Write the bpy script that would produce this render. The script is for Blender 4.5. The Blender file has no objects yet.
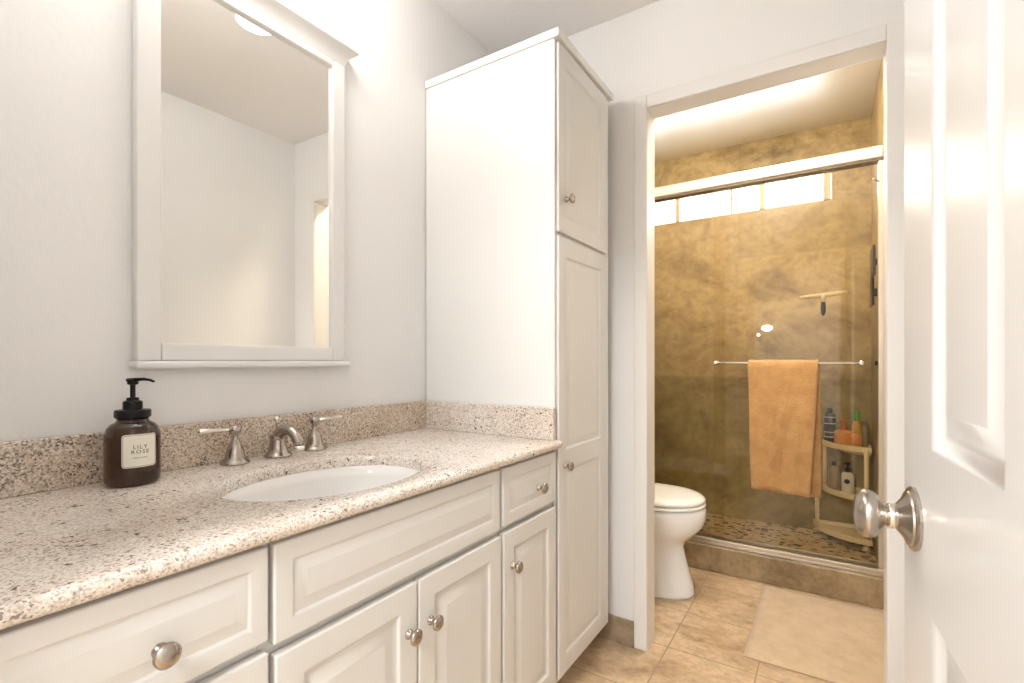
import bpy, bmesh, math, random
from mathutils import Vector, Matrix
random.seed(7)
PI = math.pi
SC = bpy.context.scene
COL = SC.collection

# ------------------------------------------------------------------ camera
cam_d = bpy.data.cameras.new('camera')
cam = bpy.data.objects.new('camera', cam_d)
COL.objects.link(cam)
cam.location = (1.254, 0.0, 1.11)
cam.rotation_euler = (PI/2, 0, math.radians(32.78))
cam_d.sensor_width = 36.0
cam_d.lens = 491.3/1024*36.0
cam_d.shift_y = (360.9-341.5)/1024
cam_d.clip_start = 0.02
SC.camera = cam

# ------------------------------------------------------------------ world / exposure
W = bpy.data.worlds.new('world'); SC.world = W; W.use_nodes = True
wn = W.node_tree.nodes; wl = W.node_tree.links
wn['Background'].inputs[0].default_value = (0.93, 0.97, 1.0, 1)
wn['Background'].inputs[1].default_value = 8.0
SC.view_settings.view_transform = 'Standard'
SC.view_settings.look = 'None'
SC.view_settings.gamma = 1.0
SC.view_settings.use_curve_mapping = False
SC.view_settings.exposure = 1.22
VANITY_GLOW = 3.2
TOILET_GLOW = 37.0
BEDROOM_FILL = 21.0

# ------------------------------------------------------------------ materials
def mat(name, col=(.8, .8, .8), rough=.5, metal=0.0, spec=.5, coat=0, **kw):
    m = bpy.data.materials.new(name); m.use_nodes = True
    b = m.node_tree.nodes['Principled BSDF']
    b.inputs['Base Color'].default_value = (*col, 1)
    b.inputs['Roughness'].default_value = rough
    b.inputs['Metallic'].default_value = metal
    b.inputs['Specular IOR Level'].default_value = spec
    b.inputs['Coat Weight'].default_value = coat
    for k, v in kw.items():
        b.inputs[k.replace('_', ' ')].default_value = v
    return m

def N(m, t, **kw):
    n = m.node_tree.nodes.new(t)
    for k, v in kw.items():
        if k in n.inputs: n.inputs[k].default_value = v
        else: setattr(n, k, v)
    return n
def LK(m, a, b): m.node_tree.links.new(a, b)
def bsdf(m): return m.node_tree.nodes['Principled BSDF']
def coords(m, scale=(1, 1, 1), loc=(0, 0, 0)):
    tc = N(m, 'ShaderNodeTexCoord'); mp = N(m, 'ShaderNodeMapping')
    mp.inputs['Scale'].default_value = scale; mp.inputs['Location'].default_value = loc
    LK(m, tc.outputs['Object'], mp.inputs[0]); return mp.outputs[0]
def ramp(m, fac, stops, interp='LINEAR'):
    r = N(m, 'ShaderNodeValToRGB'); r.color_ramp.interpolation = interp
    e = r.color_ramp.elements
    while len(e) < len(stops): e.new(.5)
    for i, (p, c) in enumerate(stops):
        e[i].position = p; e[i].color = (*c, 1)
    LK(m, fac, r.inputs[0]); return r.outputs[0]
def mixc(m, fac, a, b, mode='MIX'):
    n = N(m, 'ShaderNodeMix', data_type='RGBA', blend_type=mode)
    for s, v in ((n.inputs[0], fac), (n.inputs[6], a), (n.inputs[7], b)):
        if hasattr(v, 'links'): LK(m, v, s)
        elif isinstance(v, (int, float)): s.default_value = v
        else: s.default_value = (*v, 1)
    return n.outputs[2]
def noise(m, vec, scale, detail=4, rough=.55, dist=0):
    n = N(m, 'ShaderNodeTexNoise'); n.inputs['Scale'].default_value = scale
    n.inputs['Detail'].default_value = detail; n.inputs['Roughness'].default_value = rough
    n.inputs['Distortion'].default_value = dist
    LK(m, vec, n.inputs['Vector']); return n.outputs[0]
def bump(m, h, strength=.2, dist=.01):
    n = N(m, 'ShaderNodeBump'); n.inputs['Strength'].default_value = strength
    n.inputs['Distance'].default_value = dist
    LK(m, h, n.inputs['Height']); LK(m, n.outputs[0], bsdf(m).inputs['Normal'])
    return n

def wallpaint(name, col, rough=.65, s=.25):
    m = mat(name, col, rough, spec=.3)
    v = coords(m)
    bump(m, noise(m, v, 70, 3), s, .004)
    return m
M_WALL = wallpaint('wall_paint', (.86, .85, .835))
M_CEIL = wallpaint('ceiling_paint', (.91, .89, .88), .7)
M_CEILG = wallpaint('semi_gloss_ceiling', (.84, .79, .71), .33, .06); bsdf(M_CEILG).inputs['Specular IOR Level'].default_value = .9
M_TRIM = mat('trim_paint', (.85, .83, .80), .32)
M_CAB = mat('cabinet_paint', (.745, .73, .705), .36)
M_CABSIDE = mat('cabinet_side_paint', (.85, .84, .82), .33)
M_DOOR = mat('door_paint', (.72, .71, .695), .28, coat=.2)
_v = coords(M_DOOR, (1, 1, .12)); bump(M_DOOR, noise(M_DOOR, _v, 120, 3), .06, .002)
M_FRAME = mat('mirror_frame_paint', (.80, .79, .77), .3)
M_MIRROR = mat('mirror_silver', (.95, .95, .93), .015, 1.0)
M_GAP = mat('cabinet_shadow_gap', (.50, .42, .33), .6)
M_NICKEL = mat('brushed_nickel', (.45, .40, .355), .25, 1.0)
M_NICKELB = mat('polished_nickel', (.80, .76, .69), .14, 1.0)
M_PORC = mat('porcelain', (.90, .90, .90), .10, coat=.5)
M_SINK = mat('sink_porcelain', (.88, .86, .83), .12, coat=.4)
M_SEAT = mat('toilet_seat_plastic', (.90, .89, .86), .16)
M_BLACK = mat('black_plastic', (.006, .005, .005), .35, spec=.25)
M_BRONZE = mat('enclosure_metal', (.60, .54, .45), .30, .75)
M_DARKLINE = mat('groove_shade', (.10, .07, .04), .5)
M_VINYL = mat('window_vinyl', (.82, .72, .52), .4)
M_CADDY = mat('ivory_plastic', (.93, .78, .50), .4)

# granite
def granite(name, warm):
    m = mat(name, rough=.26, coat=.12)
    v = coords(m)
    def cells(scale, thr_stops):
        vo = N(m, 'ShaderNodeTexVoronoi'); vo.inputs['Scale'].default_value = scale
        vo.inputs['Randomness'].default_value = 1
        nz = N(m, 'ShaderNodeTexNoise'); nz.inputs['Scale'].default_value = scale*1.3
        LK(m, v, nz.inputs['Vector'])
        sc = N(m, 'ShaderNodeVectorMath', operation='SCALE'); sc.inputs[3].default_value = 1.2/scale
        LK(m, nz.outputs[1], sc.inputs[0])
        ad = N(m, 'ShaderNodeVectorMath', operation='ADD')
        LK(m, v, ad.inputs[0]); LK(m, sc.outputs[0], ad.inputs[1]); LK(m, ad.outputs[0], vo.inputs['Vector'])
        sp = N(m, 'ShaderNodeSeparateColor'); LK(m, vo.outputs['Color'], sp.inputs[0])
        return ramp(m, sp.outputs[0], thr_stops, 'CONSTANT')
    if warm:
        A = [(0, (.64, .54, .44)), (.30, (.74, .64, .54)), (.56, (.54, .44, .35)), (.72, (.82, .76, .68)), (.90, (.33, .28, .23))]
    else:
        A = [(0, (.80, .75, .69)), (.30, (.70, .62, .55)), (.48, (.86, .84, .81)), (.80, (.60, .53, .47)), (.94, (.46, .39, .34))]
    a = cells(330 if warm else 400, A)
    mask = cells(300, [(0, (0, 0, 0)), (.88 if not warm else .84, (1, 1, 1))])
    cl = ramp(m, noise(m, v, 16, 3), [(.38, (0.08, .08, .08)), (.62, (1, 1, 1))])
    mm = mixc(m, 1.0, mask, cl, 'MULTIPLY')
    c = mixc(m, mm, a, (.13, .10, .085) if warm else (.30, .245, .215))
    if not warm:
        dk = cells(170, [(0, (0, 0, 0)), (.93, (1, 1, 1))])
        c = mixc(m, mixc(m, 1.0, dk, ramp(m, noise(m, v, 22, 3), [(.50, (0, 0, 0)), (.60, (1, 1, 1))]), 'MULTIPLY'), c, (.10, .07, .06))
    big = ramp(m, noise(m, v, 7, 3), [(.35, (.93, .86, .80)), (.65, (1.0, .98, .96))])
    c = mixc(m, 1.0, c, big, 'MULTIPLY')
    LK(m, c, bsdf(m).inputs['Base Color'])
    return m
M_GRAN = granite('granite_top', False)
M_GRANB = granite('granite_splash', True)

# floor tiles (about 31 cm, travertine look)
def stone(name, stops, scale, rough=.35, tile=None, off=(0, 0, 0), mortar=(.42, .31, .2), msize=.0035, stretch=(1, 1, 1), tone=.12, bumps=.15):
    m = mat(name, rough=rough, spec=.45)
    v = coords(m, stretch)
    n1 = noise(m, v, scale, 8, .62, .6)
    c = ramp(m, n1, stops)
    n2 = ramp(m, noise(m, v, scale*5, 5, .7, .3), [(.36, (.62, .57, .50)), (.56, (1, 1, 1))])
    c = mixc(m, .55, c, n2, 'MULTIPLY')
    if tile:
        v2 = coords(m, (1, 1, 1), off)
        if tile[2] == 'xz':
            sp = N(m, 'ShaderNodeSeparateXYZ'); cb = N(m, 'ShaderNodeCombineXYZ')
            LK(m, v2, sp.inputs[0]); LK(m, sp.outputs[0], cb.inputs[0]); LK(m, sp.outputs[2], cb.inputs[1]); v2 = cb.outputs[0]
        if tile[2] == 'yz':
            sp = N(m, 'ShaderNodeSeparateXYZ'); cb = N(m, 'ShaderNodeCombineXYZ')
            LK(m, v2, sp.inputs[0]); LK(m, sp.outputs[1], cb.inputs[0]); LK(m, sp.outputs[2], cb.inputs[1]); v2 = cb.outputs[0]
        br = N(m, 'ShaderNodeTexBrick'); br.offset = 0
        br.inputs['Scale'].default_value = 1; br.inputs['Brick Width'].default_value = tile[0]
        br.inputs['Row Height'].default_value = tile[1]; br.inputs['Mortar Size'].default_value = msize
        br.inputs['Mortar Smooth'].default_value = .3
        br.inputs['Color1'].default_value = (1, 1, 1, 1); br.inputs['Color2'].default_value = (1-tone, 1-tone, 1-tone*1.2, 1)
        br.inputs['Mortar'].default_value = (1, 1, 1, 1)
        LK(m, v2, br.inputs['Vector'])
        c = mixc(m, 1.0, c, br.outputs[0], 'MULTIPLY')
        c = mixc(m, br.outputs[1], c, mortar)
        inv = N(m, 'ShaderNodeMath', operation='SUBTRACT'); inv.inputs[0].default_value = 1
        LK(m, br.outputs[1], inv.inputs[1]); bump(m, inv.outputs[0], bumps, .003)
    LK(m, c, bsdf(m).inputs['Base Color'])
    return m
M_FLOOR = stone('floor_stone_tile', [(.30, (.38, .255, .15)), (.43, (.57, .405, .25)), (.56, (.72, .54, .355)), (.72, (.50, .36, .23))], 4.5, .30,
                (.31, .31, 'xy'), (-.73+.31*10, -1.62+.31*10, 0), (.36, .27, .17), .0028, (1, 1.25, 1), .05)
M_BASE = stone('base_stone_tile', [(.3, (.28, .21, .14)), (.6, (.42, .32, .22))], 7, .4)
M_CURB = stone('curb_stone', [(.3, (.24, .165, .09)), (.5, (.36, .26, .145)), (.7, (.46, .34, .20))], 9, .35)
STW = [(.30, (.27, .19, .085)), (.41, (.47, .345, .165)), (.55, (.62, .475, .245)), (.68, (.46, .35, .18))]
M_SHW = stone('shower_wall_stone', STW, 3.2, .3, (.60, .60, 'xz'), (-.14+.6*5, -.17+.6*5, 0), (.50, .36, .18), .0015, (1, 1, 1.3), .16)
M_SHWS = stone('shower_side_stone', STW, 3.2, .3, (.60, .60, 'yz'), (0, -.17+.6*5, 0), (.50, .36, .18), .0015, (1, 1, 1.3), .16)

# lower wall tinted darker and greener, painting in the dimmer reflection in the glass
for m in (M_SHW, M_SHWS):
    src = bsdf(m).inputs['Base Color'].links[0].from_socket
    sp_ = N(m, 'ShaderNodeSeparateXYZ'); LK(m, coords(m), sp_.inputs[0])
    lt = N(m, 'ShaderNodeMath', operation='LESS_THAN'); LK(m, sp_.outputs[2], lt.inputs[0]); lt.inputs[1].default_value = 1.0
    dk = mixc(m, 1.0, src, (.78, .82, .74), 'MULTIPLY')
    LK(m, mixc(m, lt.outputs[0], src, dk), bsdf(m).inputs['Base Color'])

# pebble floor
M_PEB = mat('pebble_floor', rough=.45)
_v = coords(M_PEB, (1, 1.25, 1))
_nz = N(M_PEB, 'ShaderNodeTexNoise'); _nz.inputs['Scale'].default_value = 22; LK(M_PEB, _v, _nz.inputs['Vector'])
_sc = N(M_PEB, 'ShaderNodeVectorMath', operation='SCALE'); _sc.inputs[3].default_value = .03; LK(M_PEB, _nz.outputs[1], _sc.inputs[0])
_ad = N(M_PEB, 'ShaderNodeVectorMath', operation='ADD'); LK(M_PEB, _v, _ad.inputs[0]); LK(M_PEB, _sc.outputs[0], _ad.inputs[1])
_e = N(M_PEB, 'ShaderNodeTexVoronoi', feature='DISTANCE_TO_EDGE'); _e.inputs['Scale'].default_value = 26; LK(M_PEB, _ad.outputs[0], _e.inputs['Vector'])
_c = N(M_PEB, 'ShaderNodeTexVoronoi'); _c.inputs['Scale'].default_value = 26; LK(M_PEB, _ad.outputs[0], _c.inputs['Vector'])
_sp = N(M_PEB, 'ShaderNodeSeparateColor'); LK(M_PEB, _c.outputs['Color'], _sp.inputs[0])
_pc = ramp(M_PEB, _sp.outputs[0], [(0, (.13, .085, .045)), (.20, (.26, .18, .10)), (.40, (.70, .54, .33)), (.75, (.56, .42, .24))], 'CONSTANT')
_gf = ramp(M_PEB, _e.outputs[0], [(.06, (1, 1, 1)), (.13, (0, 0, 0))])
LK(M_PEB, mixc(M_PEB, _gf, _pc, (.74, .60, .40)), bsdf(M_PEB).inputs['Base Color'])
bump(M_PEB, ramp(M_PEB, _e.outputs[0], [(0, (0, 0, 0)), (.35, (1, 1, 1))]), .5, .006)

def glassmat(name, tint=(.97, .98, .95), refl=1.0, rough=.0):
    m = bpy.data.materials.new(name); m.use_nodes = True
    nt = m.node_tree; nt.nodes.clear()
    o = nt.nodes.new('ShaderNodeOutputMaterial'); mx = nt.nodes.new('ShaderNodeMixShader')
    t = nt.nodes.new('ShaderNodeBsdfTransparent'); g = nt.nodes.new('ShaderNodeBsdfGlossy')
    f = nt.nodes.new('ShaderNodeFresnel'); mu = nt.nodes.new('ShaderNodeMath'); mu.operation = 'MULTIPLY'
    t.inputs[0].default_value = (*tint, 1); g.inputs['Roughness'].default_value = rough
    f.inputs[0].default_value = 1.5; mu.inputs[1].default_value = refl
    nt.links.new(f.outputs[0], mu.inputs[0]); nt.links.new(mu.outputs[0], mx.inputs[0])
    nt.links.new(t.outputs[0], mx.inputs[1]); nt.links.new(g.outputs[0], mx.inputs[2]); nt.links.new(mx.outputs[0], o.inputs[0])
    return m
M_GLASS = glassmat('shower_glass', (.97, .94, .87), .7)
M_WGLASS = glassmat('window_glass', (.99, .99, 1.0), .6)
def glow(name, col, s):
    m = mat(name, (.9, .88, .84), .3)
    b = bsdf(m); b.inputs['Emission Color'].default_value = (*col, 1); b.inputs['Emission Strength'].default_value = s
    return m
M_VAN = glow('vanity_shade_glow', (1, .99, .98), VANITY_GLOW)
M_TOI = glow('toilet_dome_glow', (1, .87, .69), TOILET_GLOW)
M_BED = glow('bedroom_fill_glow', (.96, .985, 1), BEDROOM_FILL)
M_BEDB = glow('pendant_glow', (.97, .985, 1), 190)
M_AMBER = mat('amber_glass', (.095, .028, .004), .05, coat=.3)
_b = bsdf(M_AMBER); _b.inputs['Transmission Weight'].default_value = .9; _b.inputs['Specular IOR Level'].default_value = .5
M_LABEL = mat('paper_label', (.86, .83, .72), .6)
M_INK = mat('label_ink', (.12, .11, .09), .6)
M_RED = mat('label_border', (.42, .20, .15), .6)
M_TOWEL = mat('terry_towel', (.51, .285, .112), .95, spec=.1, Sheen_Weight=.4)
_v = coords(M_TOWEL); bump(M_TOWEL, noise(M_TOWEL, _v, 170, 3), .8, .006)
LK(M_TOWEL, ramp(M_TOWEL, noise(M_TOWEL, _v, 9, 5, .7), [(.35, (.44, .235, .088)), (.6, (.56, .32, .13))]), bsdf(M_TOWEL).inputs['Base Color'])
M_MAT = mat('bath_mat_cotton', rough=.95, spec=.1, Sheen_Weight=.3)
_v = coords(M_MAT); LK(M_MAT, ramp(M_MAT, noise(M_MAT, _v, 14, 6, .7), [(.3, (.55, .40, .25)), (.6, (.66, .50, .33))]), bsdf(M_MAT).inputs['Base Color'])
bump(M_MAT, noise(M_MAT, _v, 190, 4), .6, .005)

# ------------------------------------------------------------------ mesh helpers
def link(name, bm, m, parent=None, loc=None, rot=None, smooth=False, bevel=0, segs=2, angle=40):
    bmesh.ops.recalc_face_normals(bm, faces=bm.faces)
    me = bpy.data.meshes.new(name); bm.to_mesh(me); bm.free()
    o = bpy.data.objects.new(name, me); COL.objects.link(o)
    if isinstance(m, (list, tuple)):
        for k in m: me.materials.append(k)
    else: me.materials.append(m)
    if parent: o.parent = parent
    if loc: o.location = loc
    if rot: o.rotation_euler = rot
    if smooth:
        for p in me.polygons: p.use_smooth = True
    if bevel:
        b = o.modifiers.new('bevel', 'BEVEL'); b.width = bevel; b.segments = segs
        b.limit_method = 'ANGLE'; b.angle_limit = math.radians(angle); b.harden_normals = False
        for p in me.polygons: p.use_smooth = True
        wn_ = o.modifiers.new('wn', 'WEIGHTED_NORMAL'); wn_.keep_sharp = True
    return o
def smooth_angle(o, deg=35):
    me = o.data
    for p in me.polygons: p.use_smooth = True
    bm = bmesh.new(); bm.from_mesh(me)
    for e in bm.edges:
        if len(e.link_faces) == 2 and e.calc_face_angle(0) > math.radians(deg): e.smooth = False
    bm.to_mesh(me); bm.free(); return o
def BM(): return bmesh.new()
def box(bm, x0, x1, y0, y1, z0, z1, mi=0):
    vs = [bm.verts.new((x, y, z)) for x in (x0, x1) for y in (y0, y1) for z in (z0, z1)]
    for f in ((0, 1, 3, 2), (4, 6, 7, 5), (0, 4, 5, 1), (2, 3, 7, 6), (0, 2, 6, 4), (1, 5, 7, 3)):
        fc = bm.faces.new([vs[i] for i in f]); fc.material_index = mi
    return bm
def boxes(*bs):
    bm = BM()
    for b in bs: box(bm, *b)
    return bm
def lathe(bm, prof, segs=32, M=None, sx=1, sy=1, mi=0):
    M = M or Matrix(); rings = []
    for r, z in prof:
        if r < 1e-5: rings.append([bm.verts.new(M @ Vector((0, 0, z)))])
        else: rings.append([bm.verts.new(M @ Vector((sx*r*math.cos(2*PI*i/segs), sy*r*math.sin(2*PI*i/segs), z))) for i in range(segs)])
    for a, b in zip(rings, rings[1:]):
        for i in range(segs):
            j = (i+1) % segs
            if len(a) == 1 and len(b) == 1: continue
            if len(a) == 1: f = bm.faces.new((a[0], b[i], b[j]))
            elif len(b) == 1: f = bm.faces.new((a[i], a[j], b[0]))
            else: f = bm.faces.new((a[i], a[j], b[j], b[i]))
            f.material_index = mi
    for k, ring in ((0, rings[0]), (1, rings[-1])):
        if len(ring) > 2:
            bm.faces.new(ring if k else ring[::-1]).material_index = mi
    return bm
def loft(bm, rings, cap=True, close=True):
    R_ = [[bm.verts.new(p) for p in r] for r in rings]; n = len(R_[0])
    for a, b in zip(R_, R_[1:]):
        for i in range(n if close else n-1):
            j = (i+1) % n; bm.faces.new((a[i], a[j], b[j], b[i]))
    if cap: bm.faces.new(R_[0][::-1]); bm.faces.new(R_[-1])
    return R_
def tube(bm, pts, rad, segs=12, flat=1.0):
    pts = [Vector(p) for p in pts]; rr = rad if isinstance(rad, (list, tuple)) else [rad]*len(pts)
    rings = []; up = None
    for i, p in enumerate(pts):
        t = (pts[min(i+1, len(pts)-1)]-pts[max(i-1, 0)]).normalized()
        if up is None:
            up = Vector((0, 0, 1)) if abs(t.z) < .9 else Vector((1, 0, 0))
        s = t.cross(up).normalized(); u = s.cross(t).normalized(); up = u
        rings.append([p+s*rr[i]*math.cos(2*PI*k/segs)+u*rr[i]*flat*math.sin(2*PI*k/segs) for k in range(segs)])
    loft(bm, rings); return bm
def bez(p0, p1, p2, p3, n=10):
    p = [Vector(q) for q in (p0, p1, p2, p3)]
    return [((1-t)**3)*p[0]+3*t*(1-t)**2*p[1]+3*t*t*(1-t)*p[2]+t**3*p[3] for t in [i/n for i in range(n+1)]]
AXX = Matrix.Rotation(PI/2, 4, 'Y')          # local z -> +x
def T(x, y, z): return Matrix.Translation((x, y, z))

def tag(o, label=None, cat=None, group=None, kind=None):
    if label: o['label'] = label
    if cat: o['category'] = cat
    if group: o['group'] = group
    if kind: o['kind'] = kind
    return o
def thing(name, label, cat, loc=(0, 0, 0), rotz=0, group=None):
    o = bpy.data.objects.new(name, None); COL.objects.link(o)
    o.location = loc; o.rotation_euler = (0, 0, rotz); o.empty_display_size = .05
    return tag(o, label, cat, group)
def struct(name, bm, m, label=None, cat=None, **kw):
    o = link(name, bm, m, **kw); return tag(o, label, cat, kind='structure')

# front with raised / recessed panels. local: face towards +x at x=0, width along y, height z
def panel_front(w, h, t, panels, rings, back=True):
    bm = BM()
    ys = sorted({0, w} | {p[0] for p in panels} | {p[2] for p in panels})
    zs = sorted({0, h} | {p[1] for p in panels} | {p[3] for p in panels})
    vc = {}
    def V(y, z, x=0):
        k = (round(x, 5), round(y, 5), round(z, 5))
        if k not in vc: vc[k] = bm.verts.new((x, y, z))
        return vc[k]
    def inside(y, z): return any(p[0] < y < p[2] and p[1] < z < p[3] for p in panels)
    for i in range(len(ys)-1):
        for j in range(len(zs)-1):
            if not inside((ys[i]+ys[i+1])/2, (zs[j]+zs[j+1])/2):
                bm.faces.new((V(ys[i], zs[j]), V(ys[i+1], zs[j]), V(ys[i+1], zs[j+1]), V(ys[i], zs[j+1])))
    for (a, b, c, d) in panels:
        yy = [y for y in ys if a <= y <= c]; zz = [z for z in zs if b <= z <= d]
        loop = [V(y, b) for y in yy] + [V(c, z) for z in zz[1:]] + [V(y, d) for y in yy[::-1][1:]] + [V(a, z) for z in zz[::-1][1:-1]]
        prev = [bm.verts.new(v.co) for v in (V(a, b), V(c, b), V(c, d), V(a, d))]
        for q, s in zip(prev, (V(a, b), V(c, b), V(c, d), V(a, d))): pass
        for off, dep in rings:
            cur = [bm.verts.new((dep, y, z)) for y, z in ((a+off, b+off), (c-off, b+off), (c-off, d-off), (a+off, d-off))]
            for k in range(4): bm.faces.new((prev[k], prev[(k+1) % 4], cur[(k+1) % 4], cur[k]))
            prev = cur
        bm.faces.new(prev)
    # perimeter + back
    per = [(y, 0) for y in ys] + [(w, z) for z in zs[1:]] + [(y, h) for y in ys[::-1][1:]] + [(0, z) for z in zs[::-1][1:-1]]
    fr = [V(*p) for p in per]; bk = [bm.verts.new((-t, *p)) for p in per]
    n = len(per)
    for k in range(n): bm.faces.new((fr[k], bk[k], bk[(k+1) % n], fr[(k+1) % n]))
    bm.faces.new(bk[::-1])
    bmesh.ops.remove_doubles(bm, verts=bm.verts, dist=1e-5)
    return bm

# ------------------------------------------------------------------ the room shell
ZC, ZT = 2.47, 2.57
DW0, DW1 = 1.86, 1.945          # door wall
OX0, OX1, OZ = .671, 1.402, 2.075
RX = 1.60
struct('floor', boxes((-.1, RX, -3.2, 3.72, -.06, 0)), M_FLOOR)
struct('ceiling', boxes((-.1, RX+.1, -.06, DW0+.04, ZC, ZC+.08)), M_CEIL)
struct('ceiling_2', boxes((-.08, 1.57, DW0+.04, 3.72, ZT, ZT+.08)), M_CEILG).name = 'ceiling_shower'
struct('wall_left', boxes((-.1, 0, -.06, DW0, 0, ZC)), M_WALL)
struct('wall_right', boxes((RX, RX+.1, -.06, DW0, 0, ZC)), M_WALL)
struct('wall_back', boxes((-.1, OX0-.012, DW0, DW1, 0, ZC), (OX1+.012, RX+.1, DW0, DW1, 0, ZC), (OX0-.012, OX1+.012, DW0, DW1, OZ+.012, ZC)), M_WALL)
struct('wall_front', boxes((-.1, .62, -.06, .045, 0, ZC), (1.46, RX, -.06, .045, 0, ZC), (.62, 1.46, -.06, .045, 2.06, ZC)), M_WALL)
# toilet / shower room
SX0, SX1, SY = .02, 1.47, 3.62
CY0, CY1 = 2.74, 2.86
struct('wall_toilet_left', boxes((-.08, SX0, DW1, CY0, 0, ZT)), M_WALL)
struct('wall_toilet_right', boxes((SX1, SX1+.1, DW1, CY0, 0, ZT)), M_WALL)
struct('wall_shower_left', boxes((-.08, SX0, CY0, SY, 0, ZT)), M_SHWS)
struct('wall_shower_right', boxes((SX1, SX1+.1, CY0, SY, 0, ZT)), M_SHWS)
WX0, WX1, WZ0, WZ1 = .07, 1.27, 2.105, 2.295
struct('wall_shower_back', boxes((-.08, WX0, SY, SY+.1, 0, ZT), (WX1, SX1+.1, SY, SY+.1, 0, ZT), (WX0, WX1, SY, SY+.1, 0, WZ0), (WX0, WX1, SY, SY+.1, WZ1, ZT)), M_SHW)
struct('floor_shower', boxes((SX0, SX1, CY1, SY, 0, .05)), M_PEB)
struct('trim_4', boxes((SX0, SX1, CY0, CY1, 0, .135)), M_CURB, bevel=.006).name = 'trim_shower_curb'
# adjoining bedroom behind the camera
M_BW = wallpaint('bedroom_wall_paint', (.82, .81, .79))
struct('wall_bedroom', boxes((-.2, -.1, -3.2, -.06, 0, ZC), (3.0, 3.1, -3.2, -.06, 0, ZC), (-.2, 3.1, -3.3, -3.2, 0, ZC), (RX+.1, 3.1, -.06, .04, 0, ZC)), M_BW)
struct('ceiling_bedroom', boxes((-.2, 3.1, -3.3, -.06, ZC, ZC+.08)), M_CEIL)
struct('floor_bedroom', boxes((RX, 3.0, -3.2, -.06, -.06, 0)), M_FLOOR)

# window in the shower: vinyl frame with mullions and clear panes
wf = BM()
yA, yB = SY+.012, SY+.06
for a in ((WX0, WX1, yA, yB, WZ0, WZ0+.012), (WX0, WX1, yA, yB, WZ1-.012, WZ1), (WX0, WX0+.02, yA, yB, WZ0, WZ1), (WX1-.042, WX1-.002, yA, yB, WZ0, WZ1),
          (.322, .352, yA, yB, WZ0, WZ1), (.868, .900, yA, yB, WZ0, WZ1), (.688, .704, yA+.012, yB-.01, WZ0, WZ1), (1.06, 1.068, yA+.02, yB-.012, WZ0, WZ1)):
    box(wf, *a)
win = struct('window_1', wf, M_VINYL)
for (a, b) in ((WX0+.02, .322), (.352, .868), (.90, WX1-.042)):
    link('window_pane', boxes((a, b, SY+.04, SY+.044, WZ0+.012, WZ1-.012)), M_WGLASS, win)
# door casing, main room side + jamb + toilet side
def casing(y0, y1):
    bm = BM(); w = .05
    box(bm, OX0-w, OX0, y0, y1, 0, OZ+w); box(bm, OX1, OX1+w, y0, y1, 0, OZ+w); box(bm, OX0, OX1, y0, y1, OZ, OZ+w)
    return bm
struct('trim_1', casing(DW0-.008, DW0), M_TRIM, bevel=.004)
struct('trim_2', boxes((OX0-.012, OX0, DW0, DW1, 0, OZ+.012), (OX1, OX1+.012, DW0, DW1, 0, OZ+.012), (OX0, OX1, DW0, DW1, OZ, OZ+.012)), M_TRIM)
struct('trim_3', casing(DW1, DW1+.014), M_TRIM, bevel=.004)
struct('baseboard_back', boxes((.44, OX0-.05, DW0-.012, DW0, 0, .10), (OX1+.05, RX, DW0-.012, DW0, 0, .10)), M_BASE, bevel=.002)
struct('baseboard_right', boxes((RX-.012, RX, .06, DW0-.012, 0, .10)), M_BASE, bevel=.002)

# ------------------------------------------------------------------ cabinet hardware
def knob_bm(bm=None):
    bm = bm or BM()
    lathe(bm, [(0, 0), (.0095, 0), (.0095, .003), (.006, .005), (.0052, .011), (.007, .016), (.0135, .0185), (.0158, .021), (.0155, .024), (.012, .027), (.006, .0285), (0, .029)], 24, AXX)
    return bm
_k = BM(); knob_bm(_k)
KME = None
def knob(parent, y, z, x=0):
    global KME
    if KME is None:
        o = link('knob', knob_bm(), M_NICKEL, parent, smooth=True); KME = o.data
        o['label'] = 'round brushed nickel knob'
    else:
        o = bpy.data.objects.new('knob', KME); COL.objects.link(o); o.parent = parent; o['label'] = 'round brushed nickel knob'
    o.location = (x, y, z); return o
_k.free()

RAISED = [(.0, -.0), (.003, -.005), (.010, -.0075), (.014, -.0075), (.036, -.001), (.038, -.0005)]
DRAWER = [(.003, -.003), (.007, -.004), (.024, .0), (.026, .001)]
FX = .55                       # plane of the door faces
def front(parent, name, y0, y1, z0, z1, panels, rings, kn=None, bev=.004, m=None, t=.019):
    bm = panel_front(y1-y0, z1-z0, t, [(a-y0, b-z0, c-y0, d-z0) for a, b, c, d in panels], rings)
    px = parent.location
    o = link(name, bm, m or M_CAB, parent, loc=(FX-px.x, y0-px.y, z0-px.z), bevel=bev, segs=2, angle=55)
    if kn: knob(o, kn[0]-y0, kn[1]-z0)
    return o

# vanity cabinet
VY0, VY1 = .055, 1.352
van = thing('vanity_cabinet', 'long white vanity cabinet with raised-panel doors and nickel knobs under the granite top', 'cabinet', (0, VY0, 0))
vb = BM()
box(vb, .004, .530, 0, .36, .10, .8395); box(vb, .004, .530, .995, VY1-VY0, .10, .8395)
box(vb, .004, .530, .36, .995, .10, .655); box(vb, .515, .530, .36, .995, .655, .8395); box(vb, .004, .155, .36, .995, .655, .8395); box(vb, .004, .465, .01, VY1-VY0, 0, .10)
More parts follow.
